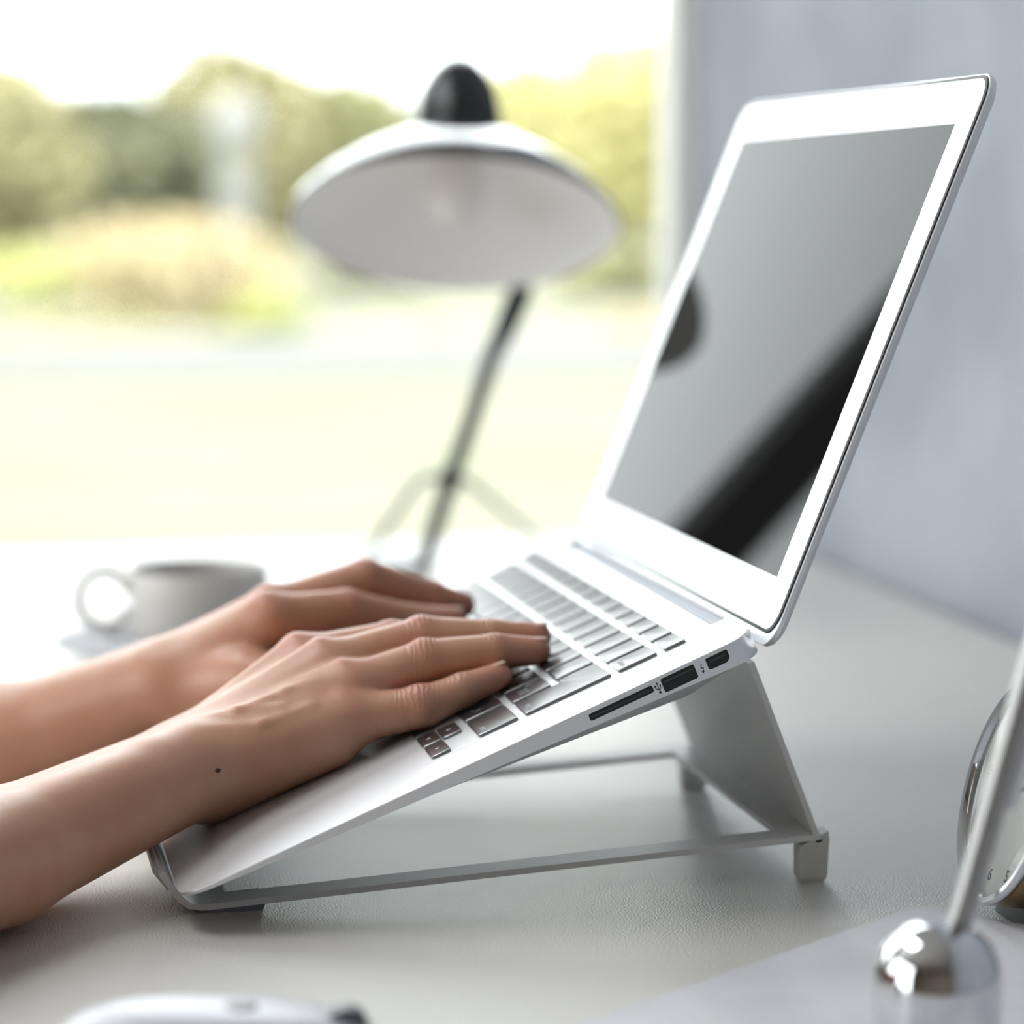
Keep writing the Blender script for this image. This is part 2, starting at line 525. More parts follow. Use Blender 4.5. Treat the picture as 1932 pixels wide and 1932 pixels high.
q = gp(446, 500, 38)
lp = empty('lamp_post', (-38, q[1], -0.06))
zt = gp(446, 285, 38)[2] + 0.06
B(1).lathe([(0.30, 0), (0.30, 0.10), (0.26, 0.12), (0.24, zt)], 20, cap0=True, cap1=True).build('post', M['lamp_post'], lp, smooth=30)
B(1).lathe([(0.02, zt - 0.02), (0.22, zt + 0.06), (0.34, zt + 0.25), (0.36, zt + 0.38), (0.30, zt + 0.58), (0.15, zt + 0.72), (0.01, zt + 0.75)], 20, cap0=True, cap1=True).build('globe', M['globe'], lp, smooth=True)
tag(lp, 'pale garden post with a white globe, beyond the shrubs', 'lamp post')

# ------------------------------------------------------------------ the desk
desk = empty('desk', (-0.2, 0.15, 0))
dx0, dx1, dy0, dy1 = -0.972, 0.75, -0.235, 0.532
def dl(x, y, z):
    return (x + 0.2, y - 0.15, z)
b = B(1)
b.prism([(p[0] + 0.2, p[1] - 0.15) for p in rrect(dx0, dy0, dx1, dy1, 0.006, 4)], DESK - 0.013 - 0.028, DESK - 0.013, 0.0015)
b.build('desktop', M['desk'], desk, smooth=35)
for lx, ly in ((dx0 + 0.08, dy0 + 0.08), (dx1 - 0.08, dy0 + 0.08), (dx0 + 0.08, dy1 - 0.08), (dx1 - 0.08, dy1 - 0.08)):
    B(1).box(dl(lx - 0.02, ly - 0.02, 0), dl(lx + 0.02, ly + 0.02, DESK - 0.041)).build('leg', M['desk_leg'], desk)
tag(desk, 'pale grey satin desk in front of the garden window', 'desk')

# ------------------------------------------------------------------ the laptop (mm, own frame: u right, v back, w up off the deck)
lap = empty('laptop', T(0, 0, 0), (TILT, 0, 0))
tag(lap, 'open silver laptop with black keys raised on a white stand', 'laptop')
HW, DP = 162.5, 227.0
NA, NV = 127.0, 219.5             # hinge notch
base_out = rrect(-HW, 0, HW, DP, 12, 10)
def notch(pl):
    # cut the notch into the rear edge, between its two corner arcs
    i = max(k for k, p in enumerate(pl) if p[0] > 0 and p[1] > DP - 0.01)
    return pl[:i + 1] + [(NA, DP), (NA, NV), (-NA, NV), (-NA, DP)] + pl[i + 1:]
bo = notch(base_out)
def side(v):
    return 1.1 + 0.036 * v
b = B()
mid = [(x, y, -side(y)) for x, y in bo]
c_ = [(x * 0.95, 6 + (y - 6) * 0.955, -(side(y) + 0.5 + 0.010 * y)) for x, y in bo]
d_ = [(x * 0.88, 13 + (y - 13) * 0.90, -(3.0 + 0.0617 * y)) for x, y in bo]
tp = [(x, y, -0.25) for x, y in bo]
tp2 = [(x, y, 0.0) for x, y in [(px * 0.9985, 0.3 + (py - 0.3) * 0.9985) for px, py in bo]]
b.rings([tp2, tp, mid, c_, d_][::-1])
base = b.build('base', M['alu'], lap, smooth=30)
B().tube([(-NA + 1, 223.3, -5.0), (NA - 1, 223.3, -5.0)], 4.4, 24).build('hinge', M['alu_dark'], base, smooth=30)
B().prism(rrect(-52, 9, 52, 85, 3), -0.05, 0.06).build('trackpad', M['alu'], base)

# ports on the right side
def sideplate(name, v0, w0, v1, w1, r, x0, x1, material, cut=0.0, parent=None):
    if cut:
        pl = [(v0, w1), (v0, w0 + cut * 0.2), (v0 + cut, w0), (v1 - cut, w0), (v1, w0 + cut), (v1, w1)][::-1]
        pl = rpoly(pl[::-1], 0.5)
    else:
        pl = rrect(v0, w0, v1, w1, r, 4)
    bb = B()
    bb.rings([[(x0, y, z) for y, z in pl], [(x1, y, z) for y, z in pl]])
    return bb.build(name, material, parent or base)
sd = sideplate('card_slot', 158.5, -4.6, 184, -1.9, 0.7, HW - 2, HW + 0.05, M['port'])
us = sideplate('port', 187.6, -6.7, 201.0, -1.3, 0.7, HW - 2, HW + 0.05, M['port'])
sideplate('port', 205.6, -6.0, 214.4, -1.5, 0.6, HW - 2, HW + 0.05, M['port'], cut=1.4)
bt = B()
for y0, z0, y1, z1 in ((188.6, -3.2, 200.0, -2.5), (206.6, -3.5, 213.0, -2.7), (159.6, -3.6, 183.2, -3.1)):
    bt.box((HW, y0, z0), (HW + 0.09, y1, z1))
bt.build('contact_strip', M['port_tongue'], base)
bk = B()
def stroke(pts, w=0.28, x=HW + 0.06):
    for (y0, z0), (y1, z1) in zip(pts[:-1], pts[1:]):
        d = Vector((y1 - y0, z1 - z0)).normalized()
        n = Vector((-d.y, d.x)) * w / 2
        bk.add([(x, y0 - n.x, z0 - n.y), (x, y1 - n.x, z1 - n.y), (x, y1 + n.x, z1 + n.y), (x, y0 + n.x, z0 + n.y)], [(0, 1, 2, 3)])
stroke([(203.7, -2.4), (203.0, -4.0), (203.9, -4.0), (203.2, -5.9)], 0.34)
stroke([(203.0, -5.0), (203.2, -5.9), (203.8, -5.3)], 0.3)
stroke([(185.9, -2.3), (185.9, -5.6)], 0.3)
stroke([(185.9, -4.6), (184.9, -3.9), (184.9, -3.0)], 0.28)
stroke([(185.9, -4.9), (186.8, -4.2), (186.8, -3.2)], 0.28)
for cy_, cz_, r_ in ((185.9, -5.7, 0.5), (184.9, -3.0, 0.32), (186.8, -3.2, 0.32), (185.9, -2.2, 0.36)):
    bk.add([(HW + 0.06, cy_ + r_ * math.cos(a), cz_ + r_ * math.sin(a)) for a in [k * math.pi / 5 for k in range(10)]], [tuple(range(10))])
bk.build('port_symbols', M['mark'], base)

# keyboard
KU, KV, PI_ = 134.2, 103.0, 19.05
KL = KU - 14.5 * PI_ + 3.1
kb = B().prism(rrect(KL - 3.2, KV - 3.4, KU + 3.2, KV + 4 * PI_ + 15.9 + 14.8, 2.0), -0.03, 0.04).build('keyboard', M['alu'], lap)
def key_mesh(pl):
    bb = B()
    i1, i2 = inset(pl, 0.25), inset(pl, 0.75)
    bb.rings([[(x, y, 0.0) for x, y in pl], [(x, y, 0.95) for x, y in pl], [(x, y, 1.12) for x, y in i1], [(x, y, 1.16) for x, y in i2]])
    return bb
def key_rect(x0, y0, x1, y1):
    cx, cy_ = (x0 + x1) / 2, (y0 + y1) / 2
    k = key_mesh(rrect(x0 - cx, y0 - cy_, x1 - cx, y1 - cy_, 1.1, 4)).build('key', M['key'], kb, smooth=30)
    k.location = (cx * MM, cy_ * MM, 0)
    return k
K = 15.95
rows = [
    (0, [1, 1, 1.25, 1.25, 3.75, 1.25, 1.25, 0.75]),
    (1, [2] + [1] * 11 + [1.5]),
    (2, [1.25] + [1] * 12),
    (3, [1.0] + [1] * 12),
    (4, [1.5] + [1] * 13),
]
for r_, ws in rows:
    x = KL
    y = KV + r_ * PI_
    for w_ in ws:
        key_rect(x, y, x + w_ * PI_ - 3.1, y + K)
        x += w_ * PI_
x = KL
for k in range(14):
    w_ = 14.5 / 14 * PI_
    key_rect(x, KV + 5 * PI_ - 0.1, x + w_ - 3.1, KV + 5 * PI_ + 8.7)
    x += w_
ar = [(KU - K, KV), (KU - K - PI_, KV), (KU - K - 2 * PI_, KV)]
for x, y in ar:
    key_rect(x, y, x + K, y + 7.7)
key_rect(KU - K - PI_, KV + 8.3, KU - PI_, KV + K)
x2, x3 = KU - 1.25 * PI_ + 3.1, KU - 1.5 * PI_ + 3.1
ya, yb, yc = KV + 2 * PI_, KV + 3 * PI_, KV + 3 * PI_ + K
ret = key_mesh(rpoly([(x2, ya), (KU, ya), (KU, yc), (x3, yc), (x3, yb), (x2, yb)], 1.1)).build('key', M['key'], kb, smooth=30)
# legends
lg = B()
def tri(cx, cy_, dx, dy, s=1.2):
    lg.add([(cx + dx * s, cy_ + dy * s, 1.2), (cx - dx * s * 0.6 - dy * s * 0.8, cy_ - dy * s * 0.6 + dx * s * 0.8, 1.2), (cx - dx * s * 0.6 + dy * s * 0.8, cy_ - dy * s * 0.6 - dx * s * 0.8, 1.2)], [(0, 1, 2)])
tri(KU - K / 2, KV + 3.8, 1, 0)
tri(KU - K / 2 - PI_, KV + 3.8, 0, -1)
tri(KU - K / 2 - 2 * PI_, KV + 3.8, -1, 0)
tri(KU - K / 2 - PI_, KV + 12.1, 0, 1)
lg.build('key_legend', M['legend'], kb)
for s, x, y, sz in (('shift', KU - 6.0, KV + PI_ + 3.2, 3.6), ('return', KU - 6.6, KV + 2 * PI_ + 3.2, 3.4), ('delete', KU - 7, KV + 4 * PI_ + 3.2, 3.4), ('}  ]', KU - 1.25 * PI_ - 8, KV + 2 * PI_ + 6.5, 4.2), ('_ \\', KU - 1.5 * PI_ - 8, KV + PI_ + 6.5, 4.0)):
    text_mesh('key_legend', s, sz * MM, M['legend'], kb, (x * MM, y * MM, 1.2 * MM), (0, 0, 0))

# lid
lid_rot = R(180 - 134.768)
b = B()
lo_ = rrect(-HW, -0.5, HW, 223.5, 11, 10)
def lidring(d, n):
    return [(x, y, n) for x, y in (inset(lo_, d) if d else lo_)]
b.rings([lidring(0.25, -0.9), lidring(0, -1.2), lidring(0, -2.6), lidring(0.8, -3.9), lidring(2.6, -4.9), lidring(6, -5.6)][::-1])
lid = b.build('lid', M['alu'], lap, loc=(0, 228.71 * MM, -7.39 * MM), rot=(lid_rot, 0, 0), smooth=30)
g0 = rrect(-HW + 0.9, 4.2, HW - 0.9, 222.6, 10.2, 10)
B().rings([[(x, y, -0.95) for x, y in g0], [(x, y, -0.35) for x, y in g0], [(x, y, -0.2) for x, y in inset(g0, 0.4)]]).build('gasket', M['gasket'], lid, smooth=30)
g1 = rrect(-HW + 2.3, 5.4, HW - 2.3, 221.2, 9.0, 10)
B().rings([[(x, y, -0.6) for x, y in g1], [(x, y, -0.12) for x, y in g1], [(x, y, -0.04) for x, y in inset(g1, 0.15)]]).build('bezel', M['alu_lid'], lid, smooth=30)
B().box((-142, 24.7, -0.3), (142.5, 203.6, 0.0)).build('display', M['screen'], lid)
text_mesh('lettering', 'MacBook Air', 5.2 * MM, M['letter'], lid, (-2 * MM, 14.0 * MM, 0), (0, 0, 0))
B().lathe([(1.6, -0.1), (1.6, 0.0), (1.0, 0.02)], 16, c=(0.3, 212, 0), cap1=True).build('camera_lens', M['letter'], lid)

# ------------------------------------------------------------------ the laptop stand (mm)
UL, UR = -49.0, 134.0
st = empty('laptop_stand', T(42, 130, -13))
def sl(x, y, z):
    return (x - 42, y - 130, z + 13)
prof = [(-5.6, 2.2), (-4.2, -0.6), (1.6, -8.3), (5.0, -11.1), (9.5, -12.0), (14, -11.9), (243.4, 3.55)]
tk = 2.3
b = B()
def sheet(bb, p, u0, u1, t):
    """bent sheet along profile p (y,z) from u0 to u1"""
    up = []
    for i, (y, z) in enumerate(p):
        a = Vector(p[max(i - 1, 0)])
        c = Vector(p[min(i + 1, len(p) - 1)])
        d = (c - a).normalized()
        up.append((y - d.y * t, z + d.x * t))
    ring = p + up[::-1]
    bb.rings([[sl(u0, y, z) for y, z in ring], [sl(u1, y, z) for y, z in ring]][::-1])
# front lip and the bend run the whole width; behind it two rails and the rear bar
sheet(b, prof[:6], UL, UR, tk)
sheet(b, [prof[5], prof[6]], UR - 14, UR, tk)
sheet(b, [prof[5], prof[6]], UL, UL + 14, tk)
yb0 = 230.0
zb0 = -11.9 + (yb0 - 14) / 227 * 15.3
sheet(b, [(yb0, zb0), prof[6]], UL + 14, UR - 14, tk)
zf = -11.9 + 6 / 227 * 15.3
sheet(b, [prof[5], (20, zf)], UL + 14, UR - 14, tk)
b.build('frame', M['stand'], st, smooth=40)
b = B()
sheet(b, [(244.3, 2.4), (216.8, 72.6)], UL + 0.4, UR - 0.4, 2.2)
b.build('back_plate', M['stand'], st, smooth=40)
for u0 in (UL + 1, UR - 9):
    b = B()
    b.rings([[sl(x, y, z) for x, y, z in r_] for r_ in (
        [(u0 + 0.8, 236.5, -13), (u0 + 7.2, 236.5, -13), (u0 + 7.2, 245.2, -13), (u0 + 0.8, 245.2, -13)],
        [(u0, 235.6, -11), (u0 + 8, 235.6, -11), (u0 + 8, 246.4, -11), (u0, 246.4, -11)],
        [(u0 - 0.4, 235.6, 0.5), (u0 + 8.6, 235.6, 0.5), (u0 + 8.6, 247.0, 3.5), (u0 - 0.4, 247.0, 3.5)],
        [(u0 - 0.4, 236.2, 1.5), (u0 + 8.6, 236.2, 1.5), (u0 + 8.6, 246.6, 6.8), (u0 - 0.4, 246.6, 6.8)])])
    b.build('foot', M['rubber'], st)
for u0, u1 in ((UL + 2, UL + 32), (UR - 24, UR)):
    b = B()
    pr = [(9.0, -13.0), (32, -13.0), (33, -10.6), (9.0, -12.2)]
    b.rings([[sl(u0, y, z) for y, z in pr], [sl(u1, y, z) for y, z in pr]][::-1])
    b.build('front_pad', M['rubber_dark'], st)
for u0, u1 in ((UL + 3, UL + 70), (UR - 74, UR - 6)):
    b = B()
    pr = [(-7.2, 1.4), (-6.8, 3.3), (-5.4, 3.7), (-4.2, 2.6), (-3.8, 0.4), (-0.4, -4.6), (-2.0, -5.4)]
    b.rings([[sl(u0, y, z) for y, z in pr], [sl(u1, y, z) for y, z in pr]][::-1])
    b.build('lip_pad', M['rubber'], st)
tag(st, 'white bent sheet metal laptop stand under the silver laptop', 'laptop stand')

# ------------------------------------------------------------------ the person's arms and hands
def rcone(P, a, b_, r1, r2):
    """signed distance of a tapered capsule"""
    a = np.asarray(a, np.float32)
    ba = np.asarray(b_, np.float32) - a
    l2 = float(ba @ ba) + 1e-9
    pa = P - a
    h = np.clip((pa @ ba) / l2, 0, 1)
    d = pa - h[:, None] * ba
    return np.sqrt((d * d).sum(1)) - (r1 + (r2 - r1) * h)

def smin(a, b_, k):
    h = np.maximum(k - np.abs(a - b_), 0) / k
    return np.minimum(a, b_) - h * h * h * k / 6.0

def deck(u, v, w):
    """laptop frame -> room frame, mm"""
    c, s = math.cos(TILT), math.sin(TILT)
    return (u, v * c - w * s, v * s + w * c)

class Arm:
    def __init__(self):
        self.palm, self.fingers, self.ridge = [], [], []
    def p(self, a, b_, r1, r2, k=9):
        self.palm.append((a, b_, r1, r2, k))
    def f(self, pts, rads, k=3.0):
        self.fingers.append([(pts[i], pts[i + 1], rads[i], rads[i + 1], k) for i in range(len(pts) - 1)])
    def sdf(self, P):
        d = None
        for a, b_, r1, r2, k in self.palm:
            e = rcone(P, a, b_, r1, r2)
            d = e if d is None else smin(d, e, k)
        for a, b_, r1, r2, k in self.ridge:
            d = smin(d, rcone(P, a, b_, r1, r2), k)
        f = None
        for ch in self.fingers:
            g = None
            for a, b_, r1, r2, k in ch:
                e = rcone(P, a, b_, r1, r2)
                g = e if g is None else smin(g, e, k)
            f = g if f is None else smin(f, g, 1.4)
        return smin(d, f, 7.0)

def nets(fn, lo, hi, h):
    """surface nets over the blocks that touch the surface"""
    lo = np.asarray(lo, float)
    n = np.ceil((np.asarray(hi) - lo) / h).astype(int) + 1
    BS = 16
    n = ((n + BS - 1) // BS) * BS
    V = np.full(tuple(n), 50.0, np.float32)
    g = np.stack(np.meshgrid(*[np.arange(k // BS) for k in n], indexing='ij'), -1).reshape(-1, 3)
    cen = (lo + (g * BS + BS / 2 - 0.5) * h).astype(np.float32)
    near = np.abs(fn(cen)) < BS * h * 0.9 + 3
    off = np.stack(np.meshgrid(*[np.arange(BS)] * 3, indexing='ij'), -1).reshape(-1, 3)
    inside_far = fn(cen) < 0
    for gi, nr, ins in zip(g, near, inside_far):
        sl_ = tuple(slice(x * BS, x * BS + BS) for x in gi)
        if nr:
            V[sl_] = fn((lo + (gi * BS + off) * h).astype(np.float32)).reshape(BS, BS, BS)
        elif ins:
            V[sl_] = -50.0
    S = V < 0
    c = np.zeros(tuple(n - 1), np.int8)
    cnt = np.zeros(tuple(n - 1), np.int16)
    nx, ny, nz = n
    for i in (0, 1):
        for j in (0, 1):
            for k in (0, 1):
                cnt += S[i:nx - 1 + i, j:ny - 1 + j, k:nz - 1 + k]
    act = (cnt > 0) & (cnt < 8)
    idx = np.argwhere(act)
    ids = np.full(act.shape, -1, np.int64)
    ids[act] = np.arange(len(idx))
    pos = np.zeros((len(idx), 3))
    num = np.zeros(len(idx))
    corner = [(i, j, k) for i in (0, 1) for j in (0, 1) for k in (0, 1)]
    for a in corner:
        for ax in range(3):
            if a[ax] == 0:
                b_ = list(a)
                b_[ax] = 1
                va = V[idx[:, 0] + a[0], idx[:, 1] + a[1], idx[:, 2] + a[2]]
                vb = V[idx[:, 0] + b_[0], idx[:, 1] + b_[1], idx[:, 2] + b_[2]]
                x = (va < 0) != (vb < 0)
                t = np.where(x, va / np.where(x, va - vb, 1), 0)
                q_ = np.tile(np.array(a, float), (len(idx), 1))
                q_[:, ax] = t
                pos[x] += q_[x]
                num[x] += 1
    pos = lo + (idx + pos / num[:, None]) * h
    faces = []
    for ax in range(3):
        o1, o2 = [(1, 2), (2, 0), (0, 1)][ax]
        a = [slice(1, n[d] - 1) for d in range(3)]
        a[ax] = slice(0, n[ax] - 1)
        b2 = list(a)
        b2[ax] = slice(1, n[ax])
        s0, s1 = S[tuple(a)], S[tuple(b2)]
        e = np.argwhere(s0 != s1)
        base_ = e.copy()
        for d in range(3):
            if d != ax:
                base_[:, d] += 1
        flip = s0[e[:, 0], e[:, 1], e[:, 2]]
        def cell(d1, d2):
            q_ = base_.copy()
            q_[:, o1] -= d1
            q_[:, o2] -= d2
            return ids[q_[:, 0], q_[:, 1], q_[:, 2]]
        qd = np.stack([cell(1, 1), cell(0, 1), cell(0, 0), cell(1, 0)], 1)
        qd[~flip] = qd[~flip][:, ::-1]
        faces.append(qd)
    faces = np.concatenate(faces)
    faces = faces[(faces >= 0).all(1)]
    # two projections on to the surface
    P = pos.astype(np.float32)
    for _ in range(2):
        d0 = fn(P)
        e = 0.35
        gr = np.stack([(fn(P + np.eye(3, dtype=np.float32)[k] * e) - d0) / e for k in range(3)], 1)
        gr /= np.maximum(np.linalg.norm(gr, axis=1, keepdims=True), 0.4)
        P = P - np.clip(d0, -h, h)[:, None] * gr * 0.8
    return P, faces

D_ = deck
# right arm, nearest the camera
ra = Arm()
wU, wR = D_(85, 22, 22.6), D_(56, 20, 19.6)          # ulnar and radial side of the wrist
elb, elb2 = (305, -178, 22.5), (282, -196, 26.5)
faU, faR = D_(146, -52, 35.5), D_(119, -59, 33.5)
ra.p(wU, faU, 17.5, 22.0)
ra.p(wR, faR, 17.5, 22.0, 14)
ra.p(faU, elb, 22, 30)
ra.p(faR, elb2, 22, 33, 16)
ra.p(elb, (280, -300, 190), 36, 42, 16)
mcp = {'ix': D_(38, 79, 33.6), 'md': D_(56, 86, 30.6), 'rg': D_(71, 90, 22.6), 'pk': D_(82, 84, 15.1)}
ra.p(wR, mcp['ix'], 16, 11, 10)
ra.p(D_(66, 22, 23.6), mcp['md'], 15, 11.5, 10)
ra.p(D_(76, 22, 23.6), mcp['rg'], 15.5, 11.0, 10)
ra.p(wU, mcp['pk'], 16, 10.5, 10)
ra.p(D_(77, 26, 14.6), D_(83, 74, 10.8), 15.5, 10.5, 10)    # heel of the hand, little finger side
ra.p(D_(49, 30, 15.6), D_(32, 62, 13.6), 15, 12, 10)          # ball of the thumb
ra.p(D_(54, 70, 17.6), D_(68, 76, 12.6), 12, 11, 10)
ra.f([mcp['pk'], D_(87.6, 111, 8.7), D_(86.5, 128, 7.8), D_(84, 143, 6.4)], [9.6, 7.9, 6.6, 5.2])
ra.f([mcp['rg'], D_(70.1, 121, 20.6), D_(72, 147, 12.8), D_(71.5, 162, 6.2)], [10.2, 8.5, 7.1, 5.6])
ra.f([mcp['md'], D_(53.5, 125, 25.8), D_(56.5, 150, 14.8), D_(58.5, 166, 8.3)], [10.6, 8.7, 7.2, 5.7])
ra.f([mcp['ix'], D_(35, 115, 25.4), D_(37.5, 138, 14.8), D_(39.5, 152, 6.8)], [10.4, 8.7, 7.3, 5.8])
ra.f([D_(36, 58, 14.6), D_(26, 80, 12.6), D_(30.6, 104, 10.5), D_(35, 122, 9.4)], [12, 10, 9, 7.5])
def up(p, h):
    c, s = math.cos(TILT), math.sin(TILT)
    return (p[0], p[1] - s * h, p[2] + c * h)
for nm, hh in (('ix', 7.2), ('md', 7.6), ('rg', 7.0), ('pk', 6.2)):
    q = up(mcp[nm], hh)
    ra.ridge.append((q, up(mcp[nm], hh + 0.01), 4.6, 4.6, 5))
# tendons to the knuckles and the veins between them
for nm, u0, h0, h1 in (('ix', 62, 14.5, 9.0), ('md', 68, 15, 10.3), ('rg', 74, 15, 9.9), ('pk', 82, 14.0, 8.4)):
    a = up(D_(u0, 12, 22.6), h0 - 5.0)
    ra.ridge.append((a, up(mcp[nm], h1), 2.4, 3.0, 3.2))
for pts in (((75, 18, 37.0), (81, 46, 35.2), (77, 66, 33.3), (75, 84, 30.8)),
            ((89, 30, 34.8), (91, 52, 28.8), (87, 72, 26.2)),
            ((81, 46, 35.2), (85, 62, 30.2))):
    for a, b_ in zip(pts[:-1], pts[1:]):
        ra.ridge.append((D_(*a), D_(*b_), 1.5, 1.5, 4.5))
# ulna head
ra.ridge.append((D_(94, 8, 32.6), D_(95, 7, 32.6), 9.5, 9.5, 10))
# finger joint bumps
for p_, r_ in ((up(D_(87.6, 111, 8.7), 3.2), 5.4), (up(D_(70.1, 121, 20.6), 3.4), 6.0), (up(D_(53.5, 125, 25.8), 3.4), 6.1), (up(D_(35, 115, 25.4), 3.4), 6.1)):
    ra.fingers[0].append((p_, (p_[0] + 0.5, p_[1], p_[2]), r_, r_, 5))

la = Arm()
wU2, wR2 = D_(-77, 25, 29.5), D_(-46, 26, 33.5)
la.p(wU2, D_(-110, -48, 30), 18, 21)
la.p(wR2, D_(-82, -46, 33), 18, 22, 14)
e1, e2 = (-190, -215, 22), (-168, -210, 27)
la.p(D_(-110, -48, 30), e1, 21, 30)
la.p(D_(-82, -46, 33), e2, 22, 32, 16)
la.p(e1, (-180, -310, 190), 36, 42, 16)
m2 = {'ix': D_(-32, 77, 42), 'md': D_(-50, 80, 41), 'rg': D_(-67, 76, 36), 'pk': D_(-82, 69, 29)}
la.p(wR2, m2['ix'], 16, 11, 10)
la.p(D_(-56, 26, 33.5), m2['md'], 15, 11.5, 10)
la.p(D_(-66, 26, 31.5), m2['rg'], 15, 11, 10)
la.p(wU2, m2['pk'], 16, 10.5, 10)
la.p(D_(-78, 30, 19.5), D_(-84, 62, 17), 15, 12, 10)
la.p(D_(-40, 34, 27.5), D_(-20, 58, 25.5), 16, 13, 10)
la.p(D_(-54, 66, 25), D_(-66, 66, 23), 13, 12, 10)
la.f([m2['ix'], D_(-38, 108, 31.5), D_(-44, 133, 13.5), D_(-46, 149, 6.5)], [10.8, 9.0, 7.6, 6.0])
la.f([m2['md'], D_(-58, 122, 36.5), D_(-63, 145, 16.5), D_(-65, 157, 7)], [10.8, 9.0, 7.6, 6.0])
la.f([m2['rg'], D_(-76, 116, 32.5), D_(-82, 138, 14.5), D_(-84, 150, 6.5)], [10.4, 8.8, 7.2, 5.8])
la.f([m2['pk'], D_(-93, 100, 24.5), D_(-99, 119, 12.5), D_(-101, 130, 5.5)], [9.4, 7.8, 6.4, 5.2])
la.f([D_(-24, 54, 25.5), D_(-4, 72, 20), D_(6, 94, 12), D_(9, 112, 8.5)], [13, 10.5, 9.4, 7.6])
for nm, hh in (('ix', 7.2), ('md', 7.6), ('rg', 7.0), ('pk', 6.2)):
    la.ridge.append((up(m2[nm], hh), up(m2[nm], hh + 0.01), 4.8, 4.8, 5))
for nm, u0 in (('ix', -50), ('md', -58), ('rg', -66)):
    la.ridge.append((up(D_(u0, 28, 32.5), 14.5), up(m2[nm], 7.6), 2.2, 3.0, 5))

def arm_mesh(a, lo, hi, h):
    return nets(a.sdf, lo, hi, h)
P1, F1 = arm_mesh(ra, (-5, -350, -40), (320, 180, 250), 1.6)
P2, F2 = arm_mesh(la, (-250, -370, -40), (30, 180, 260), 1.8)
Pn = np.concatenate([P1, P2])
Fn = np.concatenate([F1, F2 + len(P1)])
per = empty('person', T(60, -60, -13))
off = np.array([60, -60, -13.0])
me = bpy.data.meshes.new('body')
me.from_pydata(((Pn - off) * MM).tolist(), [], Fn.tolist())
def near(P, pts, r):
    o = np.zeros(len(P))
    for q_ in pts:
        o = np.maximum(o, np.exp(-((P - np.array(q_)) ** 2).sum(1) / (r * r)))
    return o
upn = np.array([0, -math.sin(TILT), math.cos(TILT)])
joints, tips, crease = [], [], []
for a in (ra, la):
    for ch in a.fingers:
        ch = [c for c in ch if c[4] == 3.0]
        joints += [np.array(ch[0][0]) + upn * 8, np.array(ch[1][0]) + upn * 6]
        tips.append(np.array(ch[-1][1]))
        crease += [(np.array(ch[1][0]) + upn * 7, 6.5), (np.array(ch[-1][0]) + upn * 6, 4.0)]
blush = np.clip(0.8 * near(Pn, joints, 9) + 0.85 * near(Pn, tips, 11), 0, 1)
cr = np.zeros(len(Pn))
for q_, r_ in crease:
    cr = np.maximum(cr, near(Pn, [q_], r_))
for nm_, val in (('blush', blush), ('crease', cr)):
    at = me.attributes.new(nm_, 'FLOAT', 'POINT')
    at.data.foreach_set('value', val.astype(np.float32))
body = link('body', me, M['skin'], per, smooth=True)
tag(per, 'person typing with both bare forearms resting across the laptop', 'person')

def nail(tip, root, wd, upv, rad):
    """curved plate on the back of a fingertip; tip and root are joint centres"""
    t, r0 = Vector(tip), Vector(root)
    d = (t - r0).normalized()
    upv = Vector(upv)
    n = (upv - d * upv.dot(d)).normalized()
    s = d.cross(n)
    L = 10.5
    b = B()
    rs = []
    for i in range(7):
        x = -L * 0.62 + L * i / 6
        row = []
        lift = rad + 0.06 - 0.10 * max(0, x - 1) ** 1.3 * 0.5
        ww = wd * (1.0 if i < 5 else (0.93 if i == 5 else 0.72))
        for k in range(9):
            a = (k / 8 - 0.5) * 2 * ww / rad * 0.5
            row.append(t + d * x + n * (math.cos(a) * lift) + s * (math.sin(a) * lift) - Vector(off))
        rs.append(row)
    vs_ = [tuple(p) for r_ in rs for p in r_]
    fs_ = [(i * 9 + k, i * 9 + k + 1, i * 9 + k + 10, i * 9 + k + 9) for i in range(6) for k in range(8)]
    b.add(vs_, fs_)
    b.mi = [1 if f // 8 >= 5 else 0 for f in range(len(fs_))]
    o = b.build('fingernail', [M['nail'], M['nail_tip']], per, smooth=True)
    sm = o.modifiers.new('thickness', 'SOLIDIFY')
    sm.thickness = 0.0005
UPD = (0, -math.sin(TILT), math.cos(TILT))
nail(D_(84, 143, 6.4), D_(86.5, 128, 7.8), 6.6, UPD, 5.2)
nail(D_(71.5, 162, 6.2), D_(72, 147, 12.8), 7.2, UPD, 5.6)
nail(D_(58.5, 166, 8.3), D_(56.5, 150, 14.8), 7.4, UPD, 5.7)
nail(D_(39.5, 152, 6.8), D_(37.5, 138, 14.8), 7.4, UPD, 5.8)
nail(D_(-46, 149, 6.5), D_(-44, 133, 13.5), 7.6, UPD, 6.0)
nail(D_(-65, 157, 7), D_(-63, 145, 16.5), 7.6, UPD, 6.0)
nail(D_(-84, 150, 6.5), D_(-82, 138, 14.5), 7.2, UPD, 5.8)
nail(D_(-101, 130, 5.5), D_(-99, 119, 12.5), 6.6, UPD, 5.2)

# the mole on the right wrist: find the skin point on its sight line
d = CW.T @ np.array([(411 - 966) / 5305.79, (1453 - 966) / 5305.79, 1.0])
c0 = np.array([1133.59, -74.97, 243.02])
s_ = 800.0
for _ in range(80):
    s_ += float(ra.sdf(np.array([c0 + d * s_], np.float32))[0]) * 0.9
mp = c0 + d * s_
b = B()
b.lathe([(0.05, -1.1), (0.9, -0.7), (1.25, 0), (0.9, 0.55), (0.05, 0.75)], 14, c=tuple(mp - off), cap0=True, cap1=True)
b.build('mole', M['mole'], per, smooth=True)

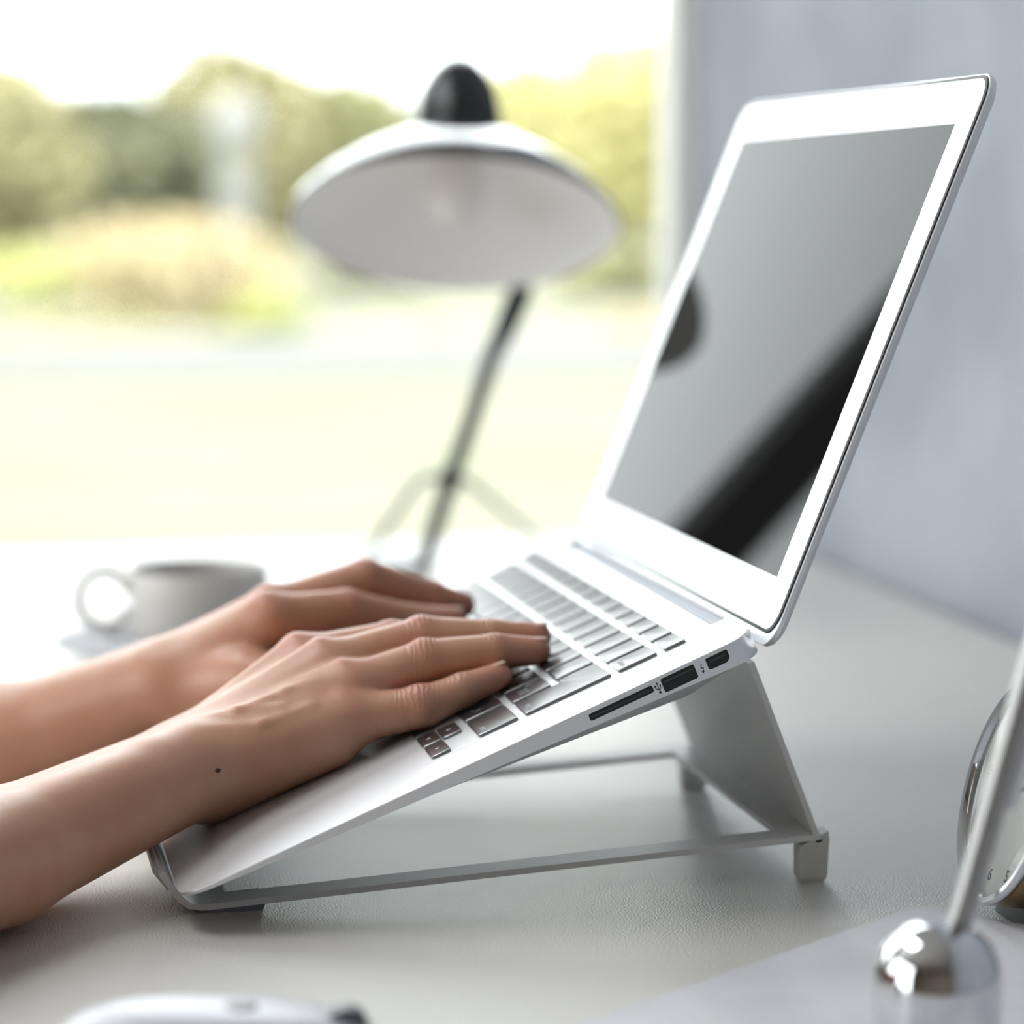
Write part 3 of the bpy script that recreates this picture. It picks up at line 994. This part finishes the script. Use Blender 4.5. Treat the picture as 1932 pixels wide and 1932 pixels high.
# ------------------------------------------------------------------ the desk lamp
lm = empty('desk_lamp', T(-796, 247, -13))
tag(lm, 'black desk lamp with wide shade, white inside, at the window', 'desk lamp')
def ll(x, y, z):
    return (x + 796, y - 247, z + 13)
jn = Vector(ll(-740, 256, 56))
B().tube([ll(-794.5, 247.5, -7.5), jn, ll(-725, 269.4, 101.7), ll(-715, 282.7, 148.5), ll(-714, 291, 165)], [5.8, 5.8, 5.6, 5.8, 6.2], 12).build('stem', M['black'], lm, smooth=30)
B().tube([ll(-716, 280, 140), ll(-713, 289, 160), ll(-715, 299, 182), ll(-722, 301, 215), ll(-715, 286, 272), ll(-655, 252, 303)], [5.0, 8.0, 8.8, 8.8, 8.6, 7], 14).build('neck', M['black'], lm, smooth=30)
B().lathe([(0.5, -10), (6, -9), (7.0, 0), (6, 9), (0.5, 10)], 14, c=tuple(jn), cap0=True, cap1=True).build('clamp', M['black'], lm, smooth=30)
B().tube([jn, ll(-752, 244, 57), ll(-766, 236, 50), ll(-812, 206, -10.2)], 2.6, 10).build('leg', M['black'], lm, smooth=30)
B().tube([jn, ll(-756, 264, 56), ll(-776, 276, 50), ll(-940, 358, -10.2)], 2.6, 10).build('leg', M['black'], lm, smooth=30)
B().prism([(p[0] - 8, p[1] - 6) for p in rrect(-40, -46, 14, 12, 8)], 0, 6, 1.5).build('foot_plate', M['black'], lm, smooth=30)
# shade: axis tilted so that the opening looks down and towards the room
ax = Vector((0.405, -0.10, -0.90)).normalized()     # opening direction
sh_rot = (-ax).to_track_quat('Z', 'Y').to_euler()
c_in = Vector(ll(-600, 235, 233))
out = [(20, 62), (24.5, 57), (32, 52), (48, 43), (70, 28.5), (90, 12.5), (101, 0.5), (103.0, -4.5), (102.0, -5.5)]
inn = [(102.0, -5.5), (100.5, -3.5), (98.5, 0), (88, 7.5), (68, 19), (44, 31), (26, 38), (0.5, 40)]
sh = B().lathe(out, 72).build('lamp_shade', M['lamp_shade'], lm, loc=c_in * MM, rot=sh_rot, smooth=50)
B().lathe(inn, 72, cap1=True).build('shade_lining', M['lamp_in'], sh, smooth=50)
B().lathe([(26, 44), (28.5, 54), (28, 70), (25.5, 85), (20.5, 97), (12.5, 107), (4, 111), (0.3, 111.5)], 40, cap1=True, cap0=True).build('shade_cap', M['black'], sh, smooth=50)
B().lathe([(0.3, -3), (10, 0), (17.5, 7), (20, 16), (17.5, 25), (12, 33), (11, 42)], 32, cap0=True).build('bulb', M['bulb'], sh, smooth=True)

# ------------------------------------------------------------------ cup and saucer
sa = empty('saucer', T(-430, 58, -13))
B().lathe([(0.5, 1.2), (28, 1.2), (30, 0), (34, 0), (36, 2.4), (58, 6.5), (76, 11.0), (80, 12.2), (81, 13.2), (79.5, 13.6), (58, 9.0), (34, 4.6), (0.5, 4.2)], 72, cap0=True, cap1=True).build('plate', M['saucer'], sa, smooth=50)
tag(sa, 'pale porcelain saucer under the coffee cup', 'saucer')
cp = empty('coffee_cup', T(-430, 58, -8.6))
B().lathe([(0.5, 0.6), (22, 0.4), (24, 0), (27, 1.2), (35.5, 9), (38.0, 18), (38.8, 34), (39.2, 48), (38.6, 49.2), (37.4, 48.4), (36.6, 34), (35.6, 18), (32, 9), (24, 4.2), (0.5, 4)], 72, cap0=True, cap1=True).build('bowl', M['porcelain'], cp, smooth=50)
hp = []
for k in range(25):
    a = R(8 + 330 * k / 24)
    hp.append((2, -52.5 + 14.0 * math.cos(a), 33 + 15.5 * math.sin(a)))
hb = B().tube(hp, 3.1, 12)
hb.tube([(2, -53, 17.5), (2, -49, 12), (2, -42, 12), (2, -36, 15)], 2.2, 10)
hb.build('handle', M['porcelain'], cp, smooth=50)
B().lathe([(36.2, 38), (0.5, 38.2)], 48, cap1=True).build('coffee', M['coffee'], cp)
tag(cp, 'grey white coffee cup with ring handle on its saucer', 'cup')

# ------------------------------------------------------------------ the mouse, in the foreground
ms = empty('computer_mouse', T(352, -4, -13), (0, 0, R(-8)))
b = B()
NX, NY = 30, 40
rs = []
for i in range(17):
    t = i / 16
    ang = t * math.pi / 2
    cr, hz = math.cos(ang) ** 0.62, math.sin(ang) ** 0.9
    ring = []
    for k in range(64):
        a = 2 * math.pi * k / 64
        ca, sa_ = math.cos(a), math.sin(a)
        ex, ey = abs(ca) ** 0.8 * math.copysign(1, ca), abs(sa_) ** 0.8 * math.copysign(1, sa_)
        ring.append((29 * ex * max(cr, 0.004), 55 * ey * max(cr, 0.004), 3 + 26 * hz * (1 - 0.10 * ey * max(cr, 0.004))))
    rs.append(ring)
b.rings([[(29 * 0.94 * p[0] / 29, p[1] * 0.94, 0) for p in rs[0]]] + rs)
b.build('shell', M['mouse'], ms, smooth=60)
B().tube([(-3.2, 36, 21.5), (3.2, 36, 21.5)], 6.5, 20).build('scroll_wheel', M['mouse_dark'], ms, smooth=30)
B().lathe([(5, -1), (5, 0.6), (4, 1.0)], 20, c=(0, 6, 28.2), cap1=True).build('button', M['mouse_dark'], ms)
tag(ms, 'white computer mouse on the desk in the near foreground', 'mouse')

# ------------------------------------------------------------------ the pale mat, the chrome stand and the clock
ang = math.atan2(0.615, 0.788)
pd = empty('desk_mat', T(187, 264, -13), (0, 0, ang))
# from its far left corner: local x runs along the far edge, local y back towards the person
B().prism(rrect(0, -330, 300, 0, 5), 0, 2.6, 0.0).build('rim', M['pad_rim'], pd)
B().prism(rrect(0.6, -329.4, 299.4, -0.6, 5), 2.4, 4.0, 0.6).build('surface', M['pad'], pd)
tag(pd, 'pale grey mottled mat lying askew under the chrome cylinder', 'mat')

rd = empty('rod_stand', T(352, 211, -9))
B().lathe([(0.3, 0), (18.5, 0), (19.3, 0.8), (19.3, 19), (18.6, 25.5), (16.2, 31), (12, 35.2), (7, 37.6), (3, 38.4), (0.3, 38.5)], 64, cap0=True, cap1=True).build('base', M['chrome'], rd, smooth=40)
B().tube([(0, 4, 30), (0, 9, 46), (0, 27, 112), (0, 49, 192)], 3.9, 20).build('rod', M['steel'], rd, smooth=30)
B().tube([(-6, 22.0, 70), (-6, 22.4, 71.5), (-6, 34, 112), (-6, 57, 192), (-6, 57.2, 193)], [2.0, 4.2, 4.6, 4.6, 3], 20).build('sleeve', M['pearl'], rd, smooth=30)
tag(rd, 'polished chrome domed cylinder with a slim rod leaning from it', 'stand')

ck = empty('clock', T(202, 306, -13))
tag(ck, 'round brass brown clock on a black foot at the right edge', 'clock')
nrm = Vector((-0.05, -0.95, 0.27)).normalized()
cyy = (Vector((0, 0, 1)) - nrm * nrm.z).normalized()
crot = (Matrix.Rotation(R(-4), 3, nrm) @ Matrix((cyy.cross(nrm), cyy, nrm)).transposed()).to_euler()
cc = Vector((0, -14, 47))
cs = B().lathe([(0.3, -34), (30, -34), (36, -30), (39, -20), (40, -4), (40, 0)], 72, cap0=True).build('case', M['brass'], ck, loc=cc * MM, rot=crot, smooth=40)
B().lathe([(40, -1.5), (41.3, -0.5), (41.6, 1.4), (40.6, 2.6), (38.6, 2.2), (37.6, 0.2), (37.4, -2.2)], 72).build('bezel_ring', M['chrome'], cs, smooth=50)
B().lathe([(38.4, -3.2), (38.4, -2.4)], 72, cap0=True, cap1=True).build('dial', M['face'], cs)
B().lathe([(37.6, 0.3), (24, 1.7), (0.3, 2.2)], 72, cap1=True).build('crystal', M['glass'], cs, smooth=True)
for hnum in range(1, 13):
    a = R(90 - 30 * hnum)
    text_mesh('numeral', str(hnum), 6.5 * MM, M['ink'], cs, (31 * math.cos(a) * MM, 31 * math.sin(a) * MM, -2.3 * MM), (0, 0, 0))
hd_ = B()
hd_.box((-0.6, -4, -2.0), (0.6, 18, -1.7))
hd_.build('hour_hand', M['ink'], cs, rot=(0, 0, R(-60)))
B().box((-0.4, -5, -1.6), (0.4, 27, -1.3)).build('minute_hand', M['ink'], cs, rot=(0, 0, R(-10)))
B().prism(rrect(-20, -13, 26, 29, 6), 0.2, 9, 1.5).build('foot', M['black'], ck, smooth=30)
